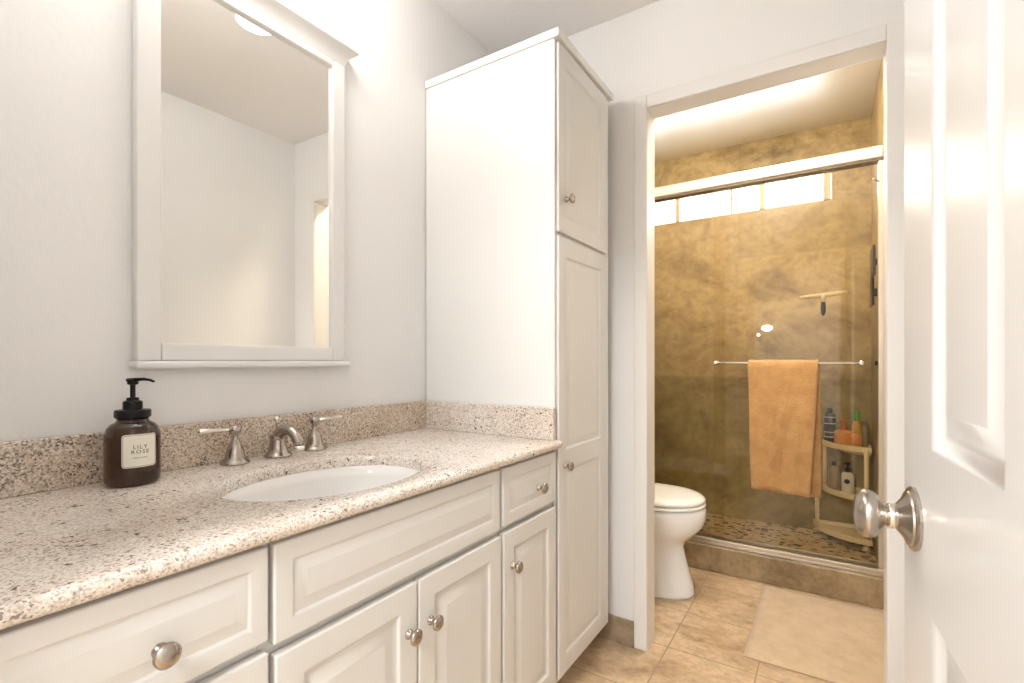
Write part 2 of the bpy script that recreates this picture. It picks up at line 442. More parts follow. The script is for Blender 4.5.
# hollow for the basin is hidden below the top
link('body', vb, M_CAB, van, bevel=.001)
def door_panel(y0, y1, z0, z1, m=.050): return [(y0+m, z0+m, y1-m, z1-m)]
front(van, 'drawer', .075, .422, .690, .832, door_panel(.075, .422, .690, .832, .026), DRAWER, (.278, .748))
front(van, 'drawer', .075, .422, .430, .674, door_panel(.075, .422, .430, .674, .030), DRAWER, (.268, .552))
front(van, 'drawer', .075, .422, .120, .416, door_panel(.075, .422, .120, .416, .030), DRAWER, (.268, .268))
front(van, 'false_drawer_front', .430, 1.038, .678, .832, door_panel(.430, 1.038, .678, .832, .030), DRAWER)
front(van, 'drawer', 1.052, 1.346, .680, .832, door_panel(1.052, 1.346, .680, .832, .030), DRAWER, (1.232, .745))
front(van, 'door', .432, .738, .120, .661, door_panel(.432, .738, .120, .661), RAISED, (.712, .565))
front(van, 'door', .743, 1.044, .120, .661, door_panel(.743, 1.044, .120, .661), RAISED, (.776, .565))
front(van, 'door', 1.055, 1.346, .120, .663, door_panel(1.055, 1.346, .120, .663), RAISED, (1.095, .568))

# tall linen cabinet
tall = thing('linen_cabinet', 'tall white linen cabinet with two panelled doors standing against the door wall', 'cabinet', (0, 1.356, 0))
TY1 = 1.80
tb = BM(); box(tb, .003, .538, 0, TY1-1.356, .10, 2.115); box(tb, .003, .46, .02, TY1-1.356, 0, .10)
link('body', tb, M_CABSIDE, tall, bevel=.0015)
cr = BM(); box(cr, .002, .556, -.007, TY1-1.356+.006, 2.114, 2.142)
link('crown', cr, M_CABSIDE, tall, bevel=.004)
FLAT = [(.003, -.004), (.009, -.0065), (.013, -.0065), (.030, -.0025), (.032, -.002)]
front(tall, 'door', 1.364, 1.757, 1.514, 2.106, [(1.414, 1.568, 1.699, 2.052)], FLAT, (1.412, 1.625), t=.0115)
front(tall, 'door', 1.364, 1.757, .115, 1.503, [(1.414, .826, 1.699, 1.445), (1.414, .172, 1.699, .764)], FLAT, (1.402, .778), t=.0115)

# ------------------------------------------------------------------ countertop with oval cut-out
SKX, SKY, SKA, SKB = .345, .683, .168, .221
top = thing('granite_countertop', 'speckled beige granite vanity top with rounded front edge and backsplash', 'countertop', (0, VY0, .840))
def counter_slab():
    bm = BM(); n = 64
    x0, x1, y0, y1, z0, z1 = .003, .567, VY0-VY0, 1.354-VY0, .0, .025
    cy = SKY-VY0
    def ring(z, e=0):
        return [bm.verts.new((SKX+(SKA+e)*math.cos(2*PI*i/n), cy+(SKB+e)*math.sin(2*PI*i/n), z)) for i in range(n)]
    def rect(z, x1_):
        out = []
        for i in range(n):
            a = 2*PI*i/n; c, s = math.cos(a), math.sin(a)
            ts = []
            if c > 1e-6: ts.append((x1_-SKX)/c)
            if c < -1e-6: ts.append((x0-SKX)/c)
            if s > 1e-6: ts.append((y1-cy)/s)
            if s < -1e-6: ts.append((y0-cy)/s)
            t = min(ts); out.append(Vector((SKX+t*c, cy+t*s, z)))
        # snap nearest to the corners
        for cxn, cyn in ((x0, y0), (x0, y1), (x1_, y0), (x1_, y1)):
            k = min(range(n), key=lambda i: (out[i].x-cxn)**2+(out[i].y-cyn)**2); out[k] = Vector((cxn, cyn, z))
        return [bm.verts.new(v) for v in out]
    # top -> bullnose -> bottom
    R = [ring(z1-.025, .0), ring(z1-.004, .0), ring(z1, .004)]
    for dx, z in ((-.014, z1), (-.006, z1-.002), (-.0015, z1-.007), (0, z1-.0125), (-.0015, z0+.007), (-.006, z0+.002), (-.014, z0)):
        R.append(rect(z, x1+dx))
    R.append(R[0])
    for a, b in zip(R, R[1:]):
        for i in range(n):
            j = (i+1) % n
            try: bm.faces.new((a[i], a[j], b[j], b[i]))
            except ValueError: pass
    return bm
o = link('slab', counter_slab(), M_GRAN, top); smooth_angle(o, 50)
link('backsplash', boxes((.003, .022, 0, 1.354-VY0, .0252, .125)), M_GRANB, top, bevel=.002)
o = link('side_splash', boxes((.0222, .545, 1.334-VY0, 1.354-VY0, .0252, .125)), M_GRANB, top, bevel=.002)
o.data.materials.clear()
M_GRANS = granite('granite_side_splash', False); o.data.materials.append(M_GRANS)

# sink basin
sk = thing('sink_basin', 'white oval undermount basin set in the granite vanity top', 'sink', (SKX, SKY, .6948))
bm = BM(); prof = [(1.05, .144), (.985, .1445), (.975, .12), (.93, .07), (.80, .025), (.55, .006), (.15, 0), (.10, -.002)]
rings = []
for k, zz in prof: rings.append([Vector((SKA*k*math.cos(2*PI*i/48), SKB*k*math.sin(2*PI*i/48), zz)) for i in range(48)])
for k, zz in prof[::-1]: rings.append([Vector(((SKA*k+.006)*math.cos(2*PI*i/48), (SKB*k+.006)*math.sin(2*PI*i/48), zz-.008)) for i in range(48)])
loft(bm, rings, cap=False); o = link('bowl', bm, M_SINK, sk, smooth=True)
link('drain', lathe(BM(), [(0, .0), (.020, .0), (.022, .003), (.0, .004)], 24), M_NICKEL, sk, smooth=True)

# ------------------------------------------------------------------ faucet
ZTOP = .8655
fa = thing('widespread_faucet', 'brushed nickel bathroom faucet with two lever handles behind the oval basin', 'faucet', (.066, .735, ZTOP))
def bell(h=.05, r=.030, r2=.011):
    return [(0, 0), (r, 0), (r+.001, .003), (r-.001, .006), (r-.004, .009), (r*.74, .014), (r*.67, h*.42), (r*.61, h*.60), (max(r*.52, r2), h*.78), (max(r*.40, r2), h*.92), (r2*.95, h), (r2*.70, h+.004)]
def handle(y, ang, s):
    bm = BM(); lathe(bm, bell(.052, .031, .0105)+[(.0062, .060), (.0062, .070), (.0115, .074), (.0135, .081), (.0115, .088), (.006, .091), (0, .092)], 28)
    d = Vector((math.cos(ang), math.sin(ang), 0))
    pts = [d*.004+Vector((0, 0, .081)), d*.030+Vector((0, 0, .082)), d*.055+Vector((0, 0, .083)), d*.074+Vector((0, 0, .084)), d*.079+Vector((0, 0, .084))]
    lv = tube(BM(), pts, [.0075, .0062, .0075, .0092, .005], 14, .8)
    h_ = link('handle', bm, M_NICKEL, fa, loc=(s, y, 0), smooth=True)
    link('lever', lv, M_NICKELB, h_, smooth=True); return h_
handle(-.108, math.radians(-100), 0)
handle(.110, math.radians(76), -.004)
bm = BM(); lathe(bm, bell(.048, .033, .019), 28)
lathe(bm, [(0, .040), (.0185, .042), (.021, .050), (.0185, .060), (.010, .066), (.006, .070), (0, .070)], 28)
fo = link('spout_base', bm, M_NICKEL, fa, smooth=True)
bm = BM(); pts = bez((0, 0, .046), (.018, 0, .082), (.066, 0, .078), (.086, 0, .046), 12)+[Vector((.089, 0, .036))]
tube(bm, pts, [.017, .0165, .016, .0155, .015, .0145, .014, .0135, .013, .0128, .0125, .0125, .0125, .0125][:len(pts)], 18)
link('spout', bm, M_NICKEL, fa, smooth=True)
link('aerator', lathe(BM(), [(0, 0), (.011, 0), (.0138, .003), (.0138, .010), (.010, .013), (0, .013)], 20, T(.090, 0, .024)), M_NICKELB, fa, smooth=True)
link('lift_rod', lathe(BM(), [(0, .06), (.0032, .062), (.0032, .088), (.0055, .091), (.0068, .096), (.0055, .101), (0, .104)], 16, T(-.006, 0, 0)), M_NICKELB, fa, smooth=True)

# ------------------------------------------------------------------ mirror
mi = thing('framed_mirror', 'wall mirror in a white moulded frame with crown top above the vanity', 'mirror', (0, .437, 1.108))
MY = .437
def mb(y0, y1, z0, z1, x0, x1, bm=None):
    return box(bm or BM(), x0, x1, y0-MY, y1-MY, z0-1.108, z1-1.108)
link('glass', mb(.480, .935, 1.140, 1.985, .012, .016), M_MIRROR, mi)
bm = mb(.443, .489, 1.110, 2.02, .002, .028); mb(.931, .975, 1.110, 2.02, .002, .028, bm); mb(.489, .931, 1.110, 1.149, .002, .028, bm); mb(.489, .931, 1.978, 2.02, .002, .028, bm)
link('frame', bm, M_FRAME, mi, bevel=.004)
bm = mb(.482, .489, 1.151, 1.985, .006, .022); mb(.931, .936, 1.151, 1.985, .006, .022, bm)
bm.free()
# crown, lofted profile swept round three sides
bm = BM()
prof = [(.028, 1.996), (.030, 2.002), (.031, 2.010), (.036, 2.020), (.046, 2.032), (.056, 2.038), (.058, 2.043), (.058, 2.052)]
rr = []
for x, z in prof:
    e = x-.028
    rr.append([Vector((.002, .437-e-MY, z-1.108)), Vector((x, .437-e-MY, z-1.108)), Vector((x, .975+e-MY, z-1.108)), Vector((.002, .975+e-MY, z-1.108))])
loft(bm, rr); link('crown', bm, M_FRAME, mi, bevel=.001)
link('sill', mb(.436, .986, 1.093, 1.110, .002, .042), M_FRAME, mi, bevel=.006, segs=3)

# ------------------------------------------------------------------ vanity light above the mirror
vl = thing('vanity_light', 'nickel bathroom wall light with three glowing glass shades above the mirror', 'light fixture', (0, .63, 2.235))
link('backplate', boxes((.002, .022, -.26, .26, -.03, .03)), M_NICKEL, vl, bevel=.006)
for y in (-.18, 0, .18):
    a = link('arm', tube(BM(), bez((.02, y, 0), (.10, y, 0), (.19, y, .02), (.19, y, -.02), 8), .008, 10), M_NICKEL, vl, smooth=True)
    bm = BM(); lathe(bm, [(0, -.015), (.034, -.017), (.050, -.032), (.055, -.060), (.055, -.105), (.056, -.130), (.050, -.134), (0, -.120)], 28, T(.19, y, 0))
    sh = link('shade', bm, M_VAN, vl, smooth=True)
    pl = bpy.data.lights.new('bulb_light', 'POINT'); pl.energy = 1.15; pl.color = (1, .98, .95); pl.shadow_soft_size = .03
    po = bpy.data.objects.new('bulb_light', pl); COL.objects.link(po); po.parent = vl; po.location = (.20, y, .055)

# ------------------------------------------------------------------ entry door leaf on the right
th = math.radians(5.1)
DL = bpy.data.objects.new('door_1', None); COL.objects.link(DL)
dd = Vector((-math.sin(th), math.cos(th), 0))
P0 = Vector((1.3395, .740, 0)) - dd*(.740-.0535)
DL.location = P0; DL.rotation_euler = (0, 0, th)
tag(DL, 'open white six-panel entry door at the right edge of the room', 'door', kind='structure')
# local: y along the leaf from the hinge, x = -normal.  visible face is -x.
wL, hL = .740, 2.03
def leaf():
    st = .1165; mid = .137; pw = (wL-2*st-mid)/2
    cols = [(st, st+pw), (st+pw+mid, wL-st)]
    rows = [(.22, .838-.012), (1.014-.012, 1.66-.012), (1.76-.012, 1.915-.012)]
    P = [(c0, r0, c1, r1) for c0, c1 in cols for r0, r1 in rows]
    bm = panel_front(wL, hL, .035, P, [(.006, -.004), (.014, -.0085), (.022, -.009), (.040, -.0035), (.043, -.0025)])
    bmesh.ops.scale(bm, vec=(-1, 1, 1), verts=bm.verts); bmesh.ops.reverse_faces(bm, faces=bm.faces)
    return bm
o = link('door_leaf', leaf(), M_DOOR, DL, loc=(0, 0, .012), bevel=.002, angle=55)
kz = .925
kb = BM(); A = Matrix.Rotation(-PI/2, 4, 'Y')   # local z -> -x
lathe(kb, [(0, 0), (.0365, 0), (.037, .003), (.0355, .005), (.032, .006), (.031, .008), (.024, .011), (.0175, .016), (.0140, .019), (.0140, .022), (0, .022)], 40, T(0, wL-.0535, kz) @ A)
ks = link('door_knob', kb, M_NICKEL, DL, smooth=True); ks['label'] = 'round brushed nickel door knob'
smooth_angle(ks, 40)
kb = BM(); lathe(kb, [(0, .020), (.0118, .020), (.0118, .030), (.0155, .0315), (.0165, .0335), (.022, .0355), (.0265, .0395), (.0285, .045), (.0285, .049), (.0265, .053), (.0235, .0545), (.0225, .056), (.018, .058), (.009, .0595), (0, .060)], 40, T(0, wL-.0535, kz) @ A)
k2 = link('knob_handle', kb, M_NICKEL, ks, smooth=True)
lathe_c = lathe(BM(), [(0, .018), (.0148, .018), (.0148, .025), (.0128, .027), (0, .027)], 40, T(0, wL-.0535, kz) @ A)
link('collar', lathe_c, M_NICKELB, ks, smooth=True)
for hz in (.25, 1.02, 1.80):
    link('hinge', lathe(BM(), [(0, 0), (.006, 0), (.006, .09), (0, .09)], 12, T(.002, -.006, hz)), M_NICKEL, DL, smooth=True)

# ------------------------------------------------------------------ soap bottle
BX, BY = .083, .416
sb = thing('soap_bottle', 'amber glass soap bottle with black pump and cream label beside the backsplash', 'bottle', (BX, BY, ZTOP), math.radians(0))
bodyp = [(0, 0), (.039, 0), (.043, .002), (.0455, .008), (.0458, .020), (.0458, .092), (.0450, .102), (.0420, .112), (.0360, .119), (.0290, .123), (.0265, .126), (.0265, .134), (0, .134)]
link('bottle_body', lathe(BM(), bodyp, 48), M_AMBER, sb, smooth=True)
bm = lathe(BM(), [(0, .132), (.0295, .132), (.0302, .135), (.0302, .145), (.0290, .147), (.0165, .148), (.0162, .163), (.0135, .165), (.0105, .166), (.0100, .171), (.0045, .172), (.0045, .196), (.0090, .198), (.0100, .207), (0, .208)], 32)
pp = link('pump', bm, M_BLACK, sb); smooth_angle(pp, 35)
noz = Vector((math.cos(math.radians(33)), math.sin(math.radians(33)), 0))
link('nozzle', tube(BM(), [-noz*.010+Vector((0, 0, .206)), noz*.006+Vector((0, 0, .207)), noz*.022+Vector((0, 0, .208)), noz*.034+Vector((0, 0, .2065)), noz*.042+Vector((0, 0, .203))], [.0055, .0055, .0042, .0036, .003], 12, .7), M_BLACK, pp, smooth=True)
lab_ang = math.radians(-5)     # towards the camera
def on_cyl(bm, R_, z0, ang0=lab_ang):
    for v in bm.verts:
        a = ang0 + v.co.x/R_; r = R_+v.co.z
        v.co = Vector((r*math.cos(a), r*math.sin(a), z0+v.co.y))
def rrect(w, h, r, z, thick=.0003, nx=14):
    bm = BM(); pts = []
    for cx, cy, a0 in ((w/2-r, h/2-r, 0), (-w/2+r, h/2-r, 90), (-w/2+r, -h/2+r, 180), (w/2-r, -h/2+r, 270)):
        for k in range(6):
            a = math.radians(a0+18*k); pts.append((cx+r*math.cos(a), cy+r*math.sin(a)))
    # build as vertical strips so that it bends
    xs = sorted({round(p[0], 6) for p in pts} | {round(-w/2+r+(w-2*r)*k/nx, 6) for k in range(nx+1)})
    def hy(x):
        d = max(0, abs(x)-(w/2-r)); return h/2-r+math.sqrt(max(0, r*r-d*d))
    rows = []
    for x in xs:
        y = hy(x); rows.append([Vector((x, -y, z)), Vector((x, y, z)), Vector((x, y, z+thick)), Vector((x, -y, z+thick))])
    loft(bm, rows); return bm
LZ = .070
def lab(w, h, r, z, m, name):
    bm = rrect(w, h, r, z); on_cyl(bm, .0458, LZ); return link(name, bm, m, sb, smooth=False)
lb = lab(.0580, .0640, .006, .0002, M_LABEL, 'label')
lb['label'] = 'cream square paper label with a thin red border'
def sub(w, h, r, z, m, name, thick=.0001):
    bm = rrect(w, h, r, z, thick); on_cyl(bm, .0458, LZ); return link(name, bm, m, lb)
sub(.0550, .0610, .005, .0004, M_RED, 'label_border', .0002)
sub(.0530, .0590, .0045, .0005, M_LABEL, 'label_field', .0003)
def text(s, size, cx, cy, bold=0, space=1.1):
    cu = bpy.data.curves.new('t', 'FONT'); cu.body = s; cu.size = size; cu.align_x = 'CENTER'; cu.align_y = 'CENTER'
    cu.space_character = space; cu.offset = bold; cu.resolution_u = 2
    ob = bpy.data.objects.new('t', cu); COL.objects.link(ob)
    me = bpy.data.meshes.new_from_object(ob.evaluated_get(bpy.context.evaluated_depsgraph_get()))
    bpy.data.objects.remove(ob); bm = BM(); bm.from_mesh(me); bpy.data.meshes.remove(me)
    for v in bm.verts: v.co.x += cx; v.co.y += cy; v.co.z = .0009
    return bm
def put_text(bm):
    on_cyl(bm, .0458, LZ); return link('lettering', bm, M_INK, lb)
put_text(text('LILY', .0105, 0, .0072, .00012, 1.25))
put_text(text('ROSE', .0105, 0, -.0022, .00012, 1.25))
put_text(text('HAND WASH', .0036, 0, -.0135, .00004, 1.1))
put_text(text('. . . . . . . . .', .0030, 0, .0235, .00004, 1.0))

# ------------------------------------------------------------------ toilet
to = thing('toilet', 'white elongated two-piece toilet with closed lid just inside the doorway', 'toilet', (SX0, 2.42, 0))
def egg(xb, xf, hw, z, n=40, p=2.3, cxf=.42):
    xc = xf-(xf-xb)*cxf; out = []
    for i in range(n):
        a = 2*PI*i/n; c, s = math.cos(a), math.sin(a)
        f = (abs(c)**(p if c < 0 else 2.0)+abs(s)**(p if c < 0 else 2.0))**(-1/(p if c < 0 else 2.0))
        out.append(Vector((xc+f*c*((xf-xc) if c > 0 else (xc-xb)), f*s*hw, z)))
    return out
S = SX0
bm = BM()
loft(bm, [egg(.20, .722-S, .128, 0), egg(.20, .722-S, .128, .012), egg(.20, .715-S, .118, .05), egg(.20, .695-S, .105, .12), egg(.20, .676-S, .098, .19), egg(.20, .670-S, .103, .225),
          egg(.20, .685-S, .122, .255), egg(.20, .726-S, .155, .290), egg(.19, .760-S, .177, .33), egg(.18, .772-S, .184, .37), egg(.18, .773-S, .185, .405), egg(.18, .768-S, .182, .418), egg(.20, .755-S, .172, .420)])
link('bowl', bm, M_PORC, to, smooth=True)
bm = BM(); loft(bm, [egg(.235, .766-S, .180, .4225), egg(.232, .771-S, .184, .426), egg(.232, .771-S, .184, .436), egg(.236, .764-S, .179, .4395)])
link('seat', bm, M_SEAT, to, smooth=True)
bm = BM(); loft(bm, [egg(.235, .764-S, .179, .443), egg(.232, .769-S, .183, .446), egg(.232, .769-S, .183, .456), egg(.238, .757-S, .173, .466), egg(.26, .725-S, .150, .471), egg(.33, .62-S, .08, .4735)])
link('lid', bm, M_SEAT, to, smooth=True)
link('tank', boxes((.012, .205, -.225, .225, .40, .755)), M_PORC, to, bevel=.03, segs=4)
link('tank_lid', boxes((.006, .215, -.235, .235, .757, .790)), M_PORC, to, bevel=.010, segs=3)
link('flush_lever', tube(BM(), [(.206, -.17, .70), (.222, -.17, .70), (.224, -.14, .698), (.224, -.10, .694)], [.010, .006, .005, .006], 10), M_NICKELB, to, smooth=True)
link('hinge_bar', boxes((.215, .245, -.085, .085, .420, .452)), M_SEAT, to, bevel=.006)

# ------------------------------------------------------------------ shower enclosure
GY = 2.79
en = thing('shower_enclosure', 'framed sliding glass shower enclosure standing on the stone curb', 'shower enclosure', (SX0, GY, .135))
E0 = .004; EW = SX1-SX0-.004
def eb(x0, x1, y0, y1, z0, z1, bm=None): return box(bm or BM(), x0, x1, y0-GY, y1-GY, z0-.135, z1-.135)
bm = eb(E0, EW, 2.762, 2.824, 2.028, 2.088); link('header', bm, M_BRONZE, en, bevel=.010, segs=3)
link('header_groove_shade', eb(E0, EW, 2.766, 2.820, 2.018, 2.0275), M_DARKLINE, en)  # dark strip standing in for the shaded track groove under the header
bm = eb(E0, EW, 2.762, 2.828, .1355, .147); eb(E0, EW, 2.762, 2.770, .147, .166, bm); eb(E0, EW, 2.792, 2.797, .147, .160, bm); eb(E0, EW, 2.820, 2.828, .147, .172, bm)
link('bottom_track', bm, M_BRONZE, en, bevel=.002)
link('wall_jamb', eb(E0, E0+.022, 2.766, 2.824, .148, 2.017), M_BRONZE, en, bevel=.003)
link('wall_jamb', eb(EW-.022, EW, 2.766, 2.824, .148, 2.017), M_BRONZE, en, bevel=.003)
g1 = link('glass_panel', eb(.742-SX0, EW-.024, 2.778, 2.784, .150, 2.017), M_GLASS, en); g1['label'] = 'front glass panel carrying the towel bar'
g2 = link('glass_panel', eb(E0+.024, .79-SX0, 2.804, 2.810, .150, 2.017), M_GLASS, en)
bm = tube(BM(), [(.762-SX0, -.062, 1.10-.135), (1.378-SX0, -.062, 1.10-.135)], .0065, 14)
tbar = link('towel_bar', bm, M_NICKELB, en, smooth=True); tbar['label'] = 'polished metal towel bar'
for x in (.760, 1.380):
    link('bar_end', lathe(BM(), [(0, -.012), (.008, -.010), (.0135, 0), (.012, .006), (.0075, .011), (.0065, .030), (.006, .054), (0, .0545)], 20, T(x-SX0, -.062, 1.10-.135) @ Matrix.Rotation(-PI/2, 4, 'X')), M_NICKELB, tbar, smooth=True)
link('door_bumper', boxes((EW-.034, EW-.023, -.02, -.008, .955, .975)), M_BLACK, en, bevel=.002)
link('roller_pin', tube(BM(), [(EW-.020, -.028, 1.785), (EW-.045, -.045, 1.80)], .004, 8), M_NICKEL, en, smooth=True)

# towel
def towel():
    bm = BM(); nu, nv = 26, 60
    by, bz, r = GY-.062, 1.10, .0105
    L1, L2 = .625, .628
    grid = []
    for j in range(nv+1):
        row = []; s = -L2 + (L1+L2+PI*r)*j/nv
        for i in range(nu+1):
            u = i/nu
            if s < 0: y, z, side, d = by+r, bz+s, 1, -s
            elif s < PI*r:
                a = s/r; y, z, side, d = by+r*math.cos(a), bz+r*math.sin(a), 0, 0
            else: y, z, side, d = by-r, bz-(s-PI*r), -1, s-PI*r
            f = min(1, d/.25)
            xl, xr = .913, 1.214
            if side <= 0: xl += .022*d/.62; xr -= .032*d/.62
            else: xl += .022; xr += .004+.006*min(1, d/.3)
            x = xl+(xr-xl)*u
            if side == -1:
                y += f*(.010*math.sin(6*u+7*z)+.008*math.sin(11*u-6*z+1)) - .022*f + (-.016*math.exp(-((u-.38-.32*(1-d/.5))/.07)**2) if d < .5 else 0)*f
                z += -.010*(u-.5)*f + .004*math.sin(5*u)*f
            if side == 1:
                y += .006*f + .003*math.sin(9*u)*f; z -= .012*f
            row.append(bm.verts.new((x-.913, y-by, z-bz)))
        grid.append(row)
    for j in range(nv):
        for i in range(nu): bm.faces.new((grid[j][i], grid[j][i+1], grid[j+1][i+1], grid[j+1][i]))
    return bm
tw = link('towel', towel(), M_TOWEL, loc=(.913, GY-.062, 1.10), smooth=True)
tag(tw, 'orange bath towel folded over the shower door towel bar', 'towel')
so = tw.modifiers.new('s', 'SOLIDIFY'); so.thickness = .006; so.offset = 1

# squeegee hanging on the inside of the glass
sq = thing('squeegee', 'T-shaped shower squeegee with dark handle hanging inside the glass', 'squeegee', (1.233, GY+.012, 1.425))
link('blade', tube(BM(), [(-.097, 0, -.004), (-.05, .006, .0), (0, .008, .002), (.05, .006, .006), (.097, 0, .010)], [.008, .011, .012, .011, .008], 10), M_CADDY, sq, smooth=True)
link('neck', tube(BM(), [(0, .008, .003), (0, .012, -.030)], [.014, .010], 12), M_CADDY, sq, smooth=True)
hn = link('handle', tube(BM(), [(0, .012, -.026), (0, .014, -.050), (0, .014, -.080), (0, .013, -.096)], [.010, .016, .015, .006], 14, .7), M_BLACK, sq, smooth=True); hn['label'] = 'dark grip'

# ------------------------------------------------------------------ corner caddy
KX, KY = SX1-.012, SY-.012
cd = thing('corner_caddy', 'ivory plastic corner shelf stand in the right rear corner of the shower', 'shelf', (KX, KY, .05))
def qshelf(r, z, th=.030, rim=.016, floor_t=.004):
    bm = BM(); n = 20
    def arc(rr, zz, off=0): return [Vector((-off-rr*math.cos(PI/2*i/n), -off-rr*math.sin(PI/2*i/n), zz)) for i in range(n+1)]
    # rim (a curved bar)
    R_ = [[Vector(a), Vector(b), Vector(c), Vector(d)] for a, b, c, d in zip(arc(r, z), arc(r, z+th), arc(r-rim, z+th), arc(r-rim, z))]
    loft(bm, R_)
    # floor of the shelf
    top_ = arc(r-rim+.002, z+.008); bot = arc(r-rim+.002, z+.004)
    ct = bm.verts.new((0, 0, z+.008)); cb_ = bm.verts.new((0, 0, z+.004))
    tv = [bm.verts.new(p) for p in top_]; bv = [bm.verts.new(p) for p in bot]
    for i in range(n): bm.faces.new((ct, tv[i], tv[i+1])); bm.faces.new((cb_, bv[i+1], bv[i])); bm.faces.new((tv[i], bv[i], bv[i+1], tv[i+1]))
    box(bm, -r, 0, -.008, 0, z, z+th); box(bm, -.008, 0, -r, -.008, z, z+th)
    return bm
for r, z in ((.285, .045), (.235, .270), (.235, .545)):
    link('shelf', qshelf(r, z), M_CADDY, cd, bevel=.003)
o = link('shelf', qshelf(.150, .516, .018), M_CADDY, cd, bevel=.003); o['label'] = 'small lower shelf under the top shelf'
for x, y in ((-.262, -.016), (-.026, -.236)):
    link('post', tube(BM(), [(x, y, .0), (x, y, .30)] if x < -.2 else [(x, y, 0), (x, y, .56)], .012, 12), M_CADDY, cd, smooth=True)
link('post', tube(BM(), [(-.222, -.016, .28), (-.222, -.016, .56)], .011, 12), M_CADDY, cd, smooth=True)
for x, y in ((-.262, -.016), (-.026, -.236)):
    link('foot', lathe(BM(), [(0, 0), (.021, 0), (.021, .014), (.014, .024), (0, .024)], 16, T(x, y, .0005)), M_CADDY, cd, smooth=True)

def bottle(name, label, x, y, z, prof, cap, m, mc, sx=1, sy=1, pump=None, band=None, grp=None, rot=0):
    t = thing(name, label, 'bottle', (x, y, z), rot, grp); t.scale = (1.1, 1.1, 1.36)
    o = link('bottle_body', lathe(BM(), prof, 28, None, sx, sy), m, t, smooth=True)
    c = link('cap', lathe(BM(), cap, 22), mc, t); smooth_angle(c, 40)
    if pump is not None:
        h = cap[-1][1]
        link('nozzle', tube(BM(), [(-.008, 0, h-.003), (.012, 0, h-.002), (.028, 0, h-.006)], [.006, .0045, .0035], 10, .7), mc, c, rot=(0, 0, pump), smooth=True)
    if band:
        for (za, zb, rr, mm, nm) in band:
            b_ = link(nm, lathe(BM(), [(rr, za), (rr+.0008, za), (rr+.0008, zb), (rr, zb)], 28, None, sx, sy), mm, t, smooth=True)
    return t
M_ORG = mat('orange_plastic', (.72, .23, .05), .3)
M_ORP = mat('pale_orange_plastic', (.80, .34, .10), .3)
M_DRK = mat('charcoal_plastic', (.03, .035, .04), .3)
M_SIL = mat('silver_print', (.55, .55, .52), .35)
M_GRN = mat('green_plastic', (.10, .40, .04), .3)
M_AMB = mat('honey_plastic', (.62, .34, .06), .3)
M_WHT = mat('white_plastic', (.80, .76, .66), .35)
M_BLU = mat('navy_print', (.02, .05, .12), .4)
M_TAU = mat('taupe_plastic', (.34, .27, .17), .4)
ZS1 = .05+.545+.008+.0005; ZS2 = .05+.270+.008+.0005
bottle('shampoo_bottle', 'tall charcoal bottle with silver print at the left of the top caddy shelf', 1.262, 3.575, ZS1,
       [(0, 0), (.026, 0), (.028, .003), (.028, .125), (.024, .136), (.014, .140), (0, .140)], [(0, .138), (.0125, .138), (.0125, .158), (.010, .162), (0, .162)], M_DRK, M_DRK,
       1, .8, None, [(.030, .036, .0275, M_SIL, 'print_band'), (.052, .056, .0275, M_SIL, 'print_band'), (.090, .095, .0275, M_SIL, 'print_band'), (.118, .123, .0275, M_SIL, 'print_band')])
bottle('body_wash_bottle', 'squat orange pump bottle at the front of the top caddy shelf', 1.330, 3.502, ZS1,
       [(0, 0), (.040, 0), (.043, .004), (.043, .060), (.040, .070), (.018, .074), (0, .074)], [(0, .072), (.016, .072), (.016, .090), (.007, .092), (.006, .106), (.011, .108), (.011, .116), (0, .117)], M_ORP, M_ORG, 1, .7, 3.6)
bottle('conditioner_bottle', 'slim honey-coloured bottle with green cap on the top caddy shelf', 1.392, 3.478, ZS1,
       [(0, 0), (.021, 0), (.023, .003), (.023, .070), (.019, .105), (.012, .122), (0, .124)], [(0, .120), (.0145, .120), (.0155, .126), (.0155, .152), (.012, .158), (0, .158)], M_AMB, M_GRN, 1, .75, None,
       [(.018, .062, .0229, M_ORP, 'print_band')])
bottle('lotion_bottle', 'small taupe bottle behind the green-capped one on the top caddy shelf', 1.430, 3.535, ZS1,
       [(0, 0), (.019, 0), (.021, .003), (.021, .085), (.014, .096), (0, .098)], [(0, .096), (.012, .096), (.012, .110), (0, .111)], M_TAU, M_TAU)
bottle('face_wash_bottle', 'white pump bottle with navy logo on the middle caddy shelf', 1.350, 3.500, ZS2,
       [(0, 0), (.028, 0), (.030, .003), (.030, .075), (.027, .088), (.014, .096), (0, .096)], [(0, .094), (.014, .094), (.014, .108), (.006, .110), (.005, .124), (.012, .126), (.012, .134), (0, .135)], M_WHT, M_DRK, 1, .75, 3.9)
lg = BM(); lathe(lg, [(0, 0), (.013, 0), (.013, .001), (0, .001)], 20, T(-.004, -.0232, .056) @ Matrix.Rotation(PI/2, 4, 'X'), 1, .8)
for ob in list(bpy.data.objects):
    if ob.name == 'face_wash_bottle':
        link('logo', lg, M_BLU, ob)
bottle('soap_refill_bottle', 'plain taupe bottle at the left of the middle caddy shelf', 1.285, 3.555, ZS2,
       [(0, 0), (.028, 0), (.031, .003), (.031, .090), (.022, .108), (.012, .112), (0, .112)], [(0, .110), (.013, .110), (.013, .126), (0, .127)], M_TAU, M_DRK, 1, .8)

